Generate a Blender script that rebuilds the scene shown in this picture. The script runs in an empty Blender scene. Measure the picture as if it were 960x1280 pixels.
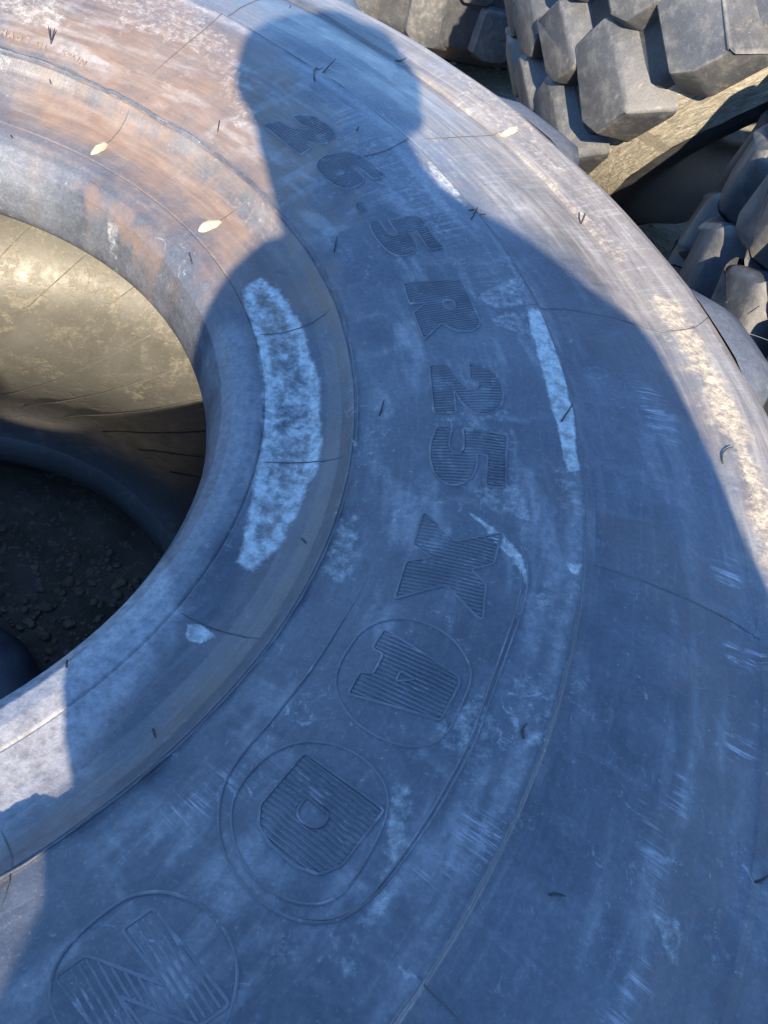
import bpy, bmesh, math, random
import numpy as np
from mathutils import Vector, Matrix
random.seed(4); rng = np.random.default_rng(4)
scene = bpy.context.scene
R_ = math.radians
# ------------------------------------------------------------------ camera
ZB = 0.62                       # height of the rim line of the tyre above the ground
CAM = np.array([0.45894, -0.28624, 0.46780 + ZB])
CF = np.array([0.0, 0.622555, -0.782576])
CR = np.array([0.920243, 0.306259, 0.243635])
CU = np.array([-0.391347, 0.720160, 0.572902])
FPX = 944.36                    # focal length in photograph pixels (960 wide)
cd = bpy.data.cameras.new('camera'); cam = bpy.data.objects.new('camera', cd)
scene.collection.objects.link(cam)
cam.matrix_world = Matrix(((CR[0], CU[0], -CF[0], CAM[0]), (CR[1], CU[1], -CF[1], CAM[1]), (CR[2], CU[2], -CF[2], CAM[2]), (0, 0, 0, 1)))
cd.sensor_fit = 'VERTICAL'; cd.sensor_height = 32.0; cd.sensor_width = 24.0
cd.lens = 32.0 * FPX / 1280.0
cd.clip_start = 0.004; cd.clip_end = 400
scene.camera = cam
# ------------------------------------------------------------------ light
SUN_EL, SUN_AZ = 34.0, -76.95   # azimuth measured from +X towards +Y
world = bpy.data.worlds.new('World'); scene.world = world; world.use_nodes = True
wn = world.node_tree.nodes; wl = world.node_tree.links
bg = wn['Background']
sky = wn.new('ShaderNodeTexSky'); sky.sky_type = 'NISHITA'; sky.sun_disc = False
sky.sun_elevation = R_(SUN_EL); sky.sun_rotation = R_(90 - SUN_AZ)
sky.air_density = 1.0; sky.dust_density = 0.0; sky.ozone_density = 8.0
wl.new(sky.outputs[0], bg.inputs[0]); bg.inputs[1].default_value = 0.15
sl = bpy.data.lights.new('sun', 'SUN'); sl.energy = 4.4; sl.angle = R_(0.53); sl.color = (1.0, 0.84, 0.62)
sun = bpy.data.objects.new('sun', sl); scene.collection.objects.link(sun)
SUND = Vector((math.cos(R_(SUN_EL)) * math.cos(R_(SUN_AZ)), math.cos(R_(SUN_EL)) * math.sin(R_(SUN_AZ)), math.sin(R_(SUN_EL))))
sun.rotation_euler = SUND.to_track_quat('Z', 'Y').to_euler(); sun.location = SUND * 30
vs = scene.view_settings
vs.view_transform = 'Standard'; vs.look = 'None'; vs.gamma = 1; vs.use_curve_mapping = False
vs.exposure = 2.15

# ------------------------------------------------------------------ helpers
def ray(px):
    d = CF + (px[0] - 480) / FPX * CR - (px[1] - 640) / FPX * CU
    return d
def at_depth(px, t): return CAM + ray(px) * t
def link(o, parent=None):
    scene.collection.objects.link(o)
    if parent is not None: o.parent = parent
    return o
def empty(name, label, cat, loc=(0, 0, 0), group=None):
    o = bpy.data.objects.new(name, None); o.location = loc; link(o)
    o.empty_display_size = 0.1
    o['label'] = label; o['category'] = cat
    if group: o['group'] = group
    return o
def mesh_obj(name, V, F, mat, parent=None, smooth=False, uv=None, attrs=None):
    me = bpy.data.meshes.new(name)
    if isinstance(V, np.ndarray) and isinstance(F, np.ndarray):
        k = F.shape[1]
        me.vertices.add(len(V)); me.vertices.foreach_set('co', V.astype(np.float32).ravel())
        me.loops.add(F.size); me.loops.foreach_set('vertex_index', F.astype(np.int32).ravel())
        me.polygons.add(len(F)); me.polygons.foreach_set('loop_start', np.arange(0, F.size, k, dtype=np.int32))
        me.update(calc_edges=True)
    else:
        me.from_pydata([tuple(v) for v in V], [], [tuple(f) for f in F]); me.update()
    if smooth: me.polygons.foreach_set('use_smooth', [True] * len(me.polygons))
    if attrs:
        for n, a in attrs.items():
            at = me.attributes.new(n, 'FLOAT', 'POINT'); at.data.foreach_set('value', a.astype(np.float32))
    if uv is not None:
        l = me.uv_layers.new(name='UVMap'); idx = np.empty(len(me.loops), np.int32); me.loops.foreach_get('vertex_index', idx)
        l.data.foreach_set('uv', uv[idx].astype(np.float32).ravel())
    if mat: me.materials.append(mat)
    return link(bpy.data.objects.new(name, me), parent)
# value noise for masks and relief
_perm = rng.random((256, 256))
def vnoise(x, y):
    xi = np.floor(x).astype(int); yi = np.floor(y).astype(int); fx = x - xi; fy = y - yi
    fx = fx * fx * (3 - 2 * fx); fy = fy * fy * (3 - 2 * fy)
    g = lambda a, b: _perm[a & 255, b & 255]
    return (g(xi, yi) * (1 - fx) + g(xi + 1, yi) * fx) * (1 - fy) + (g(xi, yi + 1) * (1 - fx) + g(xi + 1, yi + 1) * fx) * fy
def fbm(x, y, o=4):
    s = 0; a = 0.5
    for i in range(o):
        s = s + a * (vnoise(x + 17.3 * i, y + 9.1 * i) - 0.5) * 2; x = x * 2.03; y = y * 2.03; a *= 0.5
    return s
def sstep(a, b, x):
    t = np.clip((x - a) / (b - a), 0, 1); return t * t * (3 - 2 * t)

# ------------------------------------------------------------------ materials
class NT:
    def __init__(s, name):
        s.m = bpy.data.materials.new(name); s.m.use_nodes = True
        s.t = s.m.node_tree; s.n = s.t.nodes; s.p = s.n['Principled BSDF']
    def new(s, typ, **kw):
        n = s.n.new(typ)
        for k, v in kw.items(): setattr(n, k, v)
        return n
    def con(s, a, b): s.t.links.new(a, b)
    def val(s, sock, v):
        if isinstance(v, bpy.types.NodeSocket): s.con(v, sock)
        else: sock.default_value = v
    def math(s, op, a, b=0.0, clamp=False):
        n = s.new('ShaderNodeMath', operation=op, use_clamp=clamp); s.val(n.inputs[0], a); s.val(n.inputs[1], b); return n.outputs[0]
    def mix(s, f, a, b):
        n = s.new('ShaderNodeMix', data_type='RGBA'); s.val(n.inputs[0], f)
        for k, v in ((6, a), (7, b)):
            if isinstance(v, tuple): v = (*v, 1) if len(v) == 3 else v
            s.val(n.inputs[k], v)
        return n.outputs[2]
    def noise(s, vec, scale, detail=4, rough=0.6, dist=0.0):
        n = s.new('ShaderNodeTexNoise'); s.con(vec, n.inputs['Vector']); n.inputs['Scale'].default_value = scale
        n.inputs['Detail'].default_value = detail; n.inputs['Roughness'].default_value = rough; n.inputs['Distortion'].default_value = dist
        return n.outputs[0]
    def ramp(s, x, a, b, lo=0.0, hi=1.0):
        n = s.new('ShaderNodeMapRange', clamp=True); s.con(x, n.inputs[0]); n.inputs[1].default_value = a; n.inputs[2].default_value = b
        n.inputs[3].default_value = lo; n.inputs[4].default_value = hi; return n.outputs[0]
    def mapping(s, vec, scale=(1, 1, 1), rot=(0, 0, 0)):
        n = s.new('ShaderNodeMapping'); s.con(vec, n.inputs[0]); n.inputs['Scale'].default_value = scale; n.inputs['Rotation'].default_value = rot; return n.outputs[0]
    def coord(s, k='Object'): return s.new('ShaderNodeTexCoord').outputs[k]
    def attr(s, name): return s.new('ShaderNodeAttribute', attribute_name=name).outputs['Fac']
    def bump(s, h, strength=0.3, dist=0.001, prev=None):
        n = s.new('ShaderNodeBump'); s.con(h, n.inputs['Height']); n.inputs['Strength'].default_value = strength; n.inputs['Distance'].default_value = dist
        if prev is not None: s.con(prev, n.inputs['Normal'])
        return n.outputs[0]
def setp(T, col=None, rough=None, spec=None, nrm=None):
    if col is not None: T.val(T.p.inputs['Base Color'], (*col, 1) if isinstance(col, tuple) else col)
    if rough is not None: T.val(T.p.inputs['Roughness'], rough)
    if spec is not None: T.p.inputs['Specular IOR Level'].default_value = spec
    if nrm is not None: T.con(nrm, T.p.inputs['Normal'])

def rubber_worn(name, masks=True, k=1.0):
    T = NT(name)
    o = T.coord('Object')
    uvn = T.coord('UV')
    n1 = T.noise(o, 5, 6, 0.62); n2 = T.noise(o, 38, 6, 0.65); n3 = T.noise(o, 900, 2, 0.5)
    dark = (0.033 * k, 0.038 * k, 0.048 * k); pale = (0.092 * k, 0.102 * k, 0.119 * k)
    f = T.ramp(T.math('ADD', T.math('MULTIPLY', n1, 0.65), T.math('MULTIPLY', n2, 0.35)), 0.36, 0.64)
    col = T.mix(f, dark, pale)
    # long rub streaks: along the circumference and across it
    st = T.noise(T.mapping(uvn, (9, 90, 1), (0, 0, 0.06)), 1, 6, 0.72, 1.2)
    col = T.mix(T.ramp(st, 0.54, 0.80, 0, 0.34), col, (0.22, 0.225, 0.235))
    sa = T.noise(T.mapping(uvn, (160, 8, 1), (0, 0, 0.5)), 1, 4, 0.7, 0.3)
    sm = T.ramp(T.noise(o, 9, 3), 0.50, 0.66)
    col = T.mix(T.math('MULTIPLY', T.ramp(sa, 0.60, 0.74, 0, 0.2), sm), col, (0.27, 0.28, 0.30))
    # specks of dust
    sp = T.noise(o, 520, 2, 0.6)
    col = T.mix(T.ramp(sp, 0.62, 0.76, 0, 0.28), col, (0.22, 0.215, 0.20))
    gr = T.noise(o, 260, 3, 0.7)
    col = T.mix(T.ramp(gr, 0.35, 0.65, 0.35, 0.0), col, (0.022, 0.023, 0.025))
    ch = T.noise(T.mapping(o, (1, 1, 1)), 48, 9, 0.78, 1.6); chg = T.ramp(T.noise(o, 8, 4, 0.6, 0.5), 0.48, 0.62)
    chm = T.math('MULTIPLY', T.ramp(ch, 0.595, 0.64), chg)
    col = T.mix(T.math('MULTIPLY', chm, 0.55), col, (0.30, 0.31, 0.32))
    hd = None
    if masks:
        brk = T.noise(o, 130, 6, 0.75); brk2 = T.noise(o, 34, 5, 0.7)
        ru = T.math('MULTIPLY', T.attr('rust_sunwarm'), T.ramp(brk2, 0.28, 0.62, 0.5, 1.0))
        col = T.mix(T.math('MULTIPLY', ru, 0.95), col, T.mix(n2, (0.095, 0.055, 0.034), (0.175, 0.112, 0.070)))
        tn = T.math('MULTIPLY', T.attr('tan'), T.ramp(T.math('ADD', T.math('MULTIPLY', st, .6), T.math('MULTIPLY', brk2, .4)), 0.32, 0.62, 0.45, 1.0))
        col = T.mix(T.math('MULTIPLY', tn, 0.85), col, T.mix(T.ramp(st, .35, .65), (0.082, 0.073, 0.058), (0.205, 0.188, 0.155)))  # warm grey of the sunlit zones, painted into the rubber colour
        sc = T.noise(T.mapping(uvn, (300, 14, 1), (0, 0, -0.75)), 1, 4, 0.75, 0.8)
        scu = T.math('MULTIPLY', T.math('MULTIPLY', T.attr('scuff'), T.ramp(brk2, 0.38, 0.56)), T.ramp(sc, 0.50, 0.62))
        col = T.mix(T.math('MULTIPLY', scu, 0.9), col, (0.38, 0.39, 0.41))
        sme = T.math('MULTIPLY', T.attr('smear_sunlit'), T.ramp(brk, 0.35, 0.62, 0.35, 1.0))
        col = T.mix(T.math('MULTIPLY', sme, 0.72), col, (0.285, 0.285, 0.285))
        da = T.attr('dust')
        du = T.math('MULTIPLY', T.ramp(T.math('ADD', da, T.math('MULTIPLY', T.math('SUBTRACT', brk, 0.5), 1.8)), 0.25, 0.98), T.ramp(da, 0.0, 0.8, 0.4, 1.0))
        col = T.mix(T.math('MULTIPLY', du, 0.9), col, T.mix(T.ramp(brk, 0.3, 0.7), (0.15, 0.165, 0.155), (0.46, 0.475, 0.45)))
        sda = T.attr('sand')
        sd = T.math('MULTIPLY', T.ramp(T.math('ADD', sda, T.math('MULTIPLY', T.math('SUBTRACT', brk, 0.5), 2.0)), 0.25, 1.05), T.ramp(sda, 0.0, 0.7, 0.35, 1.0))
        col = T.mix(sd, col, T.mix(T.ramp(brk, 0.32, 0.68), (0.13, 0.108, 0.078), (0.42, 0.355, 0.25)))
        hd = T.math('ADD', T.math('MULTIPLY', sd, brk), T.math('MULTIPLY', du, T.math('MULTIPLY', brk, 0.6)))
        rg = T.math('ADD', T.ramp(n2, 0.3, 0.7, 0.36, 0.54), T.math('MULTIPLY', T.math('ADD', sd, du, True), 0.3), True)
    else:
        rg = T.ramp(n2, 0.3, 0.7, 0.45, 0.65)
    nb = T.bump(gr, 0.35, 0.0007, T.bump(n3, 0.25, 0.0006))
    nb = T.bump(n2, 0.25, 0.0015, nb)
    nb = T.bump(sa, 0.2, 0.0004, nb)
    if hd is not None: nb = T.bump(hd, 0.6, 0.0012, nb)
    setp(T, col, rg, 0.5, nb)
    return T.m
M_SIDE = rubber_worn('weathered_rubber')
M_PLAIN = rubber_worn('plain_rubber', False, 1.05)
def simple(name, c1, c2, scale=20, rough=0.7, bs=0.4, bd=0.002, spec=0.4, c3=None, s3=90):
    T = NT(name); o = T.coord('Object'); n = T.noise(o, scale, 7, 0.65); m = T.noise(o, scale * 6, 5, 0.7)
    col = T.mix(T.ramp(n, 0.35, 0.65), c1, c2)
    if c3: col = T.mix(T.ramp(T.noise(o, s3, 5, 0.7, 0.5), 0.55, 0.66), col, c3)
    setp(T, col, rough, spec, T.bump(m, bs, bd, T.bump(n, bs, bd * 3)))
    return T.m
M_RIDGE = simple('raised_rubber', (0.050, 0.056, 0.067), (0.100, 0.110, 0.127), 30, 0.55, 0.3, .0008, c3=(0.15, 0.16, 0.172), s3=55)
M_SMALL = simple('brown_filmed_rubber', (0.10, 0.080, 0.062), (0.17, 0.14, 0.115), 60, 0.6)
M_SEAM = simple('seam_rubber', (0.025, 0.026, 0.028), (0.07, 0.072, 0.076), 25, 0.6)  # dark colour stands in for the thin shadow along each raised seam
M_HAIR = simple('vent_hair_rubber', (0.012, 0.012, 0.013), (0.03, 0.03, 0.03), 200, 0.5)
M_FLASH = simple('pale_flash', (0.26, 0.22, 0.15), (0.38, 0.33, 0.24), 150, 0.8, c3=(0.2, 0.16, 0.1))
M_GROUND = simple('dirt', (0.060, 0.048, 0.034), (0.12, 0.10, 0.075), 9, 0.95, 0.8, 0.006, 0.2, c3=(0.17, 0.15, 0.12), s3=60)
M_STONE = simple('stone', (0.105, 0.075, 0.045), (0.20, 0.155, 0.10), 30, 0.9, 0.5, 0.002, 0.3)
M_SKIN = simple('skin', (0.45, 0.27, 0.19), (0.5, 0.31, 0.23), 30, 0.5)
M_JACKET = simple('dark_jacket_cloth', (0.02, 0.024, 0.035), (0.03, 0.035, 0.05), 60, 0.9)
M_TROUSER = simple('trouser_cloth', (0.03, 0.03, 0.03), (0.05, 0.05, 0.055), 60, 0.9)
M_HAIRB = simple('dark_hair', (0.015, 0.01, 0.008), (0.03, 0.02, 0.015), 200, 0.6)
M_PHONE = simple('phone_shell', (0.02, 0.02, 0.022), (0.025, 0.025, 0.028), 30, 0.25, 0.0)
M_GLASS = simple('phone_glass', (0.008, 0.008, 0.01), (0.01, 0.01, 0.012), 30, 0.08, 0.0)

# ------------------------------------------------------------------ tyre profile (r, z above rim line)
PROF = np.array([(.3165, -.066), (.3168, -.056), (.319, -.036), (.326, -.017), (.336, -.006), (.348, -.001), (.3595, .000),
    (.361, -.0012), (.3625, .0000), (.370, .0004), (.385, .0022), (.400, .0058), (.412, .0115), (.422, .0200), (.4300, .0318), (.4312, .0314), (.4322, .0342), (.4335, .0352), (.4350, .0352),
    (.450, .0405), (.470, .0480), (.500, .0580), (.530, .0655), (.560, .0705), (.585, .0735), (.598, .0750), (.6020, .0750), (.6030, .0738), (.6038, .0708), (.6050, .0697), (.612, .0686),
    (.650, .0690), (.685, .0672), (.715, .0630), (.735, .0608), (.7415, .0602), (.7455, .0632), (.768, .0655), (.785, .0664), (.7985, .0668), (.802, .0655), (.809, .0630), (.818, .0580), (.826, .0500), (.831, .038), (.834, .0200)])
def zprof(r): return np.interp(r, PROF[:, 0], PROF[:, 1])
def und(r, th):
    return (0.0012 * np.sin(5 * th + 9 * r + 0.6) + 0.0007 * np.sin(13 * th - 31 * r) + 0.0005 * np.sin(29 * th + 50 * r)) * sstep(.36, .40, r)
def P3(r, th, dz=0.0):
    r = np.asarray(r, float); th = np.asarray(th, float)
    return np.stack([r * np.cos(th), r * np.sin(th), ZB + zprof(r) + und(r, th) + dz], -1)
def px2rt(p):
    """photograph pixel -> (r, theta) where its ray meets the upper sidewall"""
    d = ray(p); z = ZB + .05; r = .5
    for i in range(40):
        t = (z - CAM[2]) / d[2]; x = CAM[0] + d[0] * t; y = CAM[1] + d[1] * t
        r = math.hypot(x, y); z = .5 * z + .5 * (ZB + float(zprof(r)))
    return r, math.atan2(y, x)
def px2xy(p):
    r, t = px2rt(p); return (r * math.cos(t), r * math.sin(t))

# ------------------------------------------------------------------ setting: ground
gx, gy = np.meshgrid(np.linspace(-1.2, 1.2, 121), np.linspace(-1.2, 1.2, 121), indexing='ij')
def grid_faces(nu, nv, wrapu=False):
    i = np.arange(nu if wrapu else nu - 1); j = np.arange(nv - 1)
    I, J = np.meshgrid(i, j, indexing='ij'); I2 = (I + 1) % nu
    return np.stack([I * nv + J, I2 * nv + J, I2 * nv + J + 1, I * nv + J + 1], -1).reshape(-1, 4)
xs = np.concatenate([[-60, -20, -8, -4, -2.4], np.linspace(-1.6, 1.6, 161), [2.4, 4, 8, 20, 60]])
ys = np.concatenate([[-60, -20, -8, -4, -2.4], np.linspace(-1.6, 1.6, 161), [2.4, 4, 8, 20, 60]])
GX, GY = np.meshgrid(xs, ys, indexing='ij')
GZ = 0.010 * fbm(GX * 7, GY * 7, 5) * (np.hypot(GX, GY) < 1.5) - 0.004
g = mesh_obj('ground', np.stack([GX, GY, GZ], -1).reshape(-1, 3), grid_faces(len(xs), len(ys)), M_GROUND, smooth=True)
g['kind'] = 'structure'
# gravel: many small stones, one mass
SV, SF = [], []
def stone(c, s):
    b = len(SV); ph = rng.random() * 6.28; n = 6
    sx, sy, sz = s * rng.uniform(.7, 1.3, 3); sz *= .6
    for zl, k in ((-.5, .7), (.0, 1.0), (.6, .72)):
        for i in range(n):
            a = ph + i * 6.283 / n; q = k * rng.uniform(.8, 1.15)
            SV.append((c[0] + sx * q * math.cos(a), c[1] + sy * q * math.sin(a), c[2] + sz * zl))
    SV.append((c[0], c[1], c[2] + sz * .85))
    for l in range(2):
        for i in range(n):
            j = (i + 1) % n; SF.append((b + l * n + i, b + l * n + j, b + (l + 1) * n + j, b + (l + 1) * n + i))
    for i in range(n): SF.append((b + 2 * n + i, b + 2 * n + (i + 1) % n, b + 3 * n))
for i in range(1500):
    a = rng.random() * 6.283; q = .30 * math.sqrt(rng.random()); s = .002 + .007 * rng.random() ** 3
    stone((q * math.cos(a), q * math.sin(a), .002 + s * .15), s)
for i in range(500):
    x = rng.uniform(.0, 3.2); y = rng.uniform(.9, 2.8); s = .004 + .02 * rng.random() ** 3
    if math.hypot(x, y) > .95: stone((x, y, 0.0), s)
g = mesh_obj('gravel', SV, SF, M_STONE); g['kind'] = 'stuff'; g['label'] = 'loose dark gravel on the dirt inside and behind the tyre'; g['category'] = 'gravel'

# ------------------------------------------------------------------ main tyre
TYRE = empty('loader_tyre', 'huge worn loader tyre lying flat, sidewall lettered 26.5 R 25 facing up', 'tyre')
th_f = np.radians(np.arange(-41, 112, 0.15)); th_c = np.radians(np.arange(112, 319, 2.0))
TH = np.concatenate([th_f, th_c])
def revolve(name, rz, mat, th=TH, attrs=None, flip=False, parent=TYRE, undu=True):
    rz = np.asarray(rz, float); Rr, Tt = np.meshgrid(rz[:, 0], th, indexing='xy')      # (nth, nr)
    Zz = np.broadcast_to(rz[:, 1], Rr.shape)
    V = np.stack([Rr * np.cos(Tt), Rr * np.sin(Tt), ZB + Zz + (und(Rr, Tt) if undu else 0)], -1).reshape(-1, 3)
    F = grid_faces(len(th), len(rz), True)
    F = F if flip else F[:, ::-1]
    # unwrap for streaks
    uv = np.stack([Tt * .55, Rr], -1).reshape(-1, 2)
    A = attrs(Rr.ravel(), Tt.ravel(), V) if attrs else None
    return mesh_obj(name, V, F, mat, parent, True, uv, A), V
def dens(a, b, step, extra=()):
    """profile samples between radii a and b, keeping the drawn corner points"""
    k = PROF[(PROF[:, 0] > a) & (PROF[:, 0] < b), 0]
    rr = np.unique(np.round(np.concatenate([np.arange(a, b, step), [b], k]), 5))
    return np.stack([rr, zprof(rr)], -1)
# stains, dirt and painted sunlit tones with outlines of their own, drawn on the sidewall
def seg_sd(poly, X, Y):
    px, py = np.array(poly).T; d = np.full(X.shape, 1e9); ins = np.zeros(X.shape, bool); n = len(px)
    for i in range(n):
        j = (i + 1) % n; ax, ay, bx, by = px[i], py[i], px[j], py[j]
        ex, ey = bx - ax, by - ay; t = np.clip(((X - ax) * ex + (Y - ay) * ey) / (ex * ex + ey * ey + 1e-12), 0, 1)
        d = np.minimum(d, np.hypot(X - ax - t * ex, Y - ay - t * ey))
        c = ((ay > Y) != (by > Y)); xx = ax + (Y - ay) * ex / (ey + 1e-12)
        ins ^= c & (X < xx)
    return np.where(ins, -d, d)
# (mask, strength, softness m, raggedness m, pixel outline)
STAINS_AND_SUN = [
 ('dust', .95, .0035, .004, [(305,362),(325,346),(352,362),(378,408),(398,470),(405,530),(394,585),(370,640),(345,690),(315,712),(293,704),(302,668),(318,620),(327,570),(330,500),(323,430),(309,395)]),
 ('dust', .95, .0015, .004, [(658,388),(674,391),(698,450),(716,520),(722,587),(713,588),(699,545),(681,480),(667,430)]),
 ('dust', .5, .002, .004, [(595,372),(640,347),(655,352),(655,385),(615,388)]),
 ('dust', .45, .002, .004, [(605,398),(655,392),(662,420),(620,412)]),
 ('dust', 1.0, .001, .001, [(707,706),(729,705),(722,719),(714,718)]),
 ('dust', .8, .001, .003, [(588,640),(628,668),(652,694),(662,722),(660,738),(650,712),(634,690),(610,662)]),
 ('dust', .45, .003, .006, [(664,735),(682,728),(694,758),(674,768)]),
 ('dust', .40, .003, .004, [(640,848),(660,843),(676,855),(672,868),(648,868)]),
 ('dust', 1.0, .001, .004, [(234,780),(250,782),(266,795),(250,801),(236,796)]),
 ('dust', .85, .001, .0015, [(492,1196),(524,1223),(506,1225)]),
 ('dust', .50, .004, .010, [(528,918),(536,925),(515,990),(500,1000)]),
 ('dust', .55, .004, .012, [(500,995),(520,1000),(515,1060),(490,1110),(470,1150),(450,1190),(430,1215),(440,1180),(470,1110),(480,1040)]),
 ('dust', .35, .006, .012, [(330,1190),(350,1180),(345,1250),(325,1260)]),
 ('dust', .35, .006, .012, [(420,1180),(470,1165),(455,1215),(425,1245)]),
 ('dust', .30, .008, .02, [(700,590),(728,600),(730,700),(718,790),(700,800),(712,700)]),
 ('dust', .25, .010, .02, [(680,860),(705,850),(640,1010),(560,1170),(520,1220),(500,1200),(590,1080)]),
 ('dust', .30, .006, .015, [(560,470),(600,480),(640,520),(640,640),(600,640),(620,560)]),
 ('dust', .30, .005, .010, [(540,522),(620,520),(625,532),(545,534)]),
 ('dust', .45, .003, .008, [(590,615),(645,610),(660,650),(620,640)]),
 ('dust', .25, .010, .02, [(410,165),(470,175),(560,250),(600,320),(570,330),(500,250)]),
 ('dust', .45, .006, .014, [(0,0),(70,0),(92,22),(80,42),(40,32),(0,18)]),
 ('dust', .36, .010, .040, [(120,0),(230,0),(300,55),(310,95),(260,70),(200,40),(150,22)]),
 ('dust', .30, .006, .016, [(270,80),(310,70),(320,170),(290,160)]),
 ('dust', .50, .002, .006, [(130,272),(150,280),(146,298),(136,294)]),
 ('dust', .18, .010, .02, [(620,60),(760,210),(800,330),(700,250),(560,120)]),
 ('dust', .16, .012, .03, [(860,300),(960,420),(960,470),(880,400)]),
 ('dust', .6, .002, .006, [(535,200),(560,220),(590,262),(580,262),(545,225)]),
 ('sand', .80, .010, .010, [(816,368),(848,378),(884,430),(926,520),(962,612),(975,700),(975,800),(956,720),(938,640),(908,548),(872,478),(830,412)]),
 ('sand', .8, .002, .003, [(622,166),(640,155),(648,163),(630,174)]),
 ('sand', .35, .006, .02, [(560,90),(600,110),(680,180),(700,215),(660,190),(590,130)]),
 ('sand', .45, .004, .012, [(690,225),(740,270),(790,325),(770,325),(710,262)]),
 ('rust_sunwarm', .9, .012, .03, [(0,30),(80,45),(180,70),(270,90),(300,140),(300,210),(240,185),(160,130),(60,75),(0,55)]),
 ('rust_sunwarm', .95, .012, .025, [(40,110),(120,130),(230,190),(310,245),(330,285),(290,320),(230,265),(150,200),(60,160)]),
 ('rust_sunwarm', .35, .02, .03, [(0,65),(60,80),(60,150),(0,140)]),
 ('rust_sunwarm', .6, .006, .02, [(90,225),(150,250),(210,320),(225,370),(180,320),(120,265)]),
 ('rust_sunwarm', .30, .02, .03, [(600,100),(680,140),(760,230),(820,320),(800,330),(700,220),(620,140)]),
 ('rust_sunwarm', .25, .02, .02, [(360,150),(420,200),(420,280),(380,250)]),
 ('rust_sunwarm', .35, .02, .03, [(340,600),(420,480),(432,420),(415,380),(440,520),(410,640),(330,780),(240,900),(160,970),(200,900),(300,760)]),
 ('rust_sunwarm', .30, .02, .03, [(0,945),(100,880),(200,800),(190,850),(80,990),(0,1040)]),
 ('scuff', .8, .004, .01, [(890,690),(918,700),(920,740),(900,740)]),
 ('scuff', .9, .004, .01, [(880,800),(955,815),(960,840),(920,838)]),
 ('scuff', .9, .004, .01, [(910,915),(945,910),(940,940),(915,945)]),
 ('scuff', .7, .006, .012, [(790,470),(830,500),(850,560),(830,550),(800,510)]),
 ('scuff', .7, .004, .01, [(850,965),(865,985),(855,1012),(835,1005)]),
 ('scuff', .8, .006, .012, [(790,1200),(805,1190),(800,1240),(770,1280),(755,1275)]),
 ('scuff', .6, .006, .012, [(800,1000),(830,1060),(825,1140),(810,1120)]),
 ('scuff', .5, .01, .02, [(230,1000),(330,960),(320,990),(220,1030)]),
 ('scuff', .22, .03, .05, [(560,190),(760,230),(900,420),(960,520),(900,500),(760,330),(620,260)]),
 ('scuff', .35, .03, .05, [(420,130),(480,170),(600,290),(640,350),(620,380),(520,300)]),
 ('scuff', .3, .03, .05, [(500,60),(560,90),(640,150),(560,130)]),
]
STAINS_AND_SUN += [
 ('rust_sunwarm', .85, .04, .05, [(0,0),(230,0),(330,60),(400,140),(410,220),(380,300),(330,300),(240,180),(100,90),(0,60)]),
 ('rust_sunwarm', .70, .04, .05, [(0,60),(170,130),(320,240),(420,380),(330,420),(260,320),(120,200),(0,150)]),
 ('rust_sunwarm', .42, .03, .05, [(470,20),(560,80),(640,130),(740,220),(860,350),(930,470),(975,640),(975,800),(930,640),(860,480),(760,360),(640,220),(560,140),(440,20)]),  # brown film on the shoulder, also painting its sunlit tone warmer
 ('rust_sunwarm', .30, .03, .05, [(730,620),(960,760),(960,1280),(800,1280),(850,1000),(840,800)]),
]
STAINS_AND_SUN += [
 ('smear_sunlit', 1.0, .012, .012, [(-60,910),(0,870),(110,780),(200,700),(230,760),(180,850),(90,960),(0,1045),(-60,1080)]),
 ('tan', .9, .03, .03, [(430,0),(600,90),(740,210),(870,340),(975,440),(975,800),(930,640),(860,480),(760,350),(660,290),(600,250),(530,170),(480,110),(380,0)]),  # warm sunlit tone painted over the shoulder
 ('tan', .28, .03, .04, [(0,0),(330,0),(420,120),(400,260),(300,330),(120,200),(0,150)]),  # same painted sun warmth, fainter, at the top left
 ('smear_sunlit', .15, .03, .05, [(500,40),(620,120),(740,220),(860,350),(930,470),(975,640),(975,760),(920,600),(860,480),(760,340),(650,220),(540,110)]),  # paler band painted where sun strikes the shoulder
 ('smear_sunlit', .45, .008, .010, [(200,700),(240,640),(262,540),(255,450),(300,400),(326,480),(322,570),(290,660),(222,765)]),
 ('dust', .42, .004, .014, [(420,640),(440,650),(440,720),(415,730)]),
 ('dust', .40, .004, .014, [(540,900),(600,870),(640,930),(600,990),(560,960)]),
 ('scuff', .8, .01, .02, [(520,1090),(600,1010),(640,1020),(560,1150)]),
 ('dust', .45, .003, .010, [(820,1140),(860,1150),(850,1200),(825,1190)]),
 ('dust', .40, .003, .010, [(670,890),(690,880),(680,930),(660,940)]),
]
STN = []
def build_stains_sun():
    for m, s, so, ra, poly in STAINS_AND_SUN:
        STN.append((m, s, so, ra, [px2xy(p) for p in poly]))
build_stains_sun()
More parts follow.
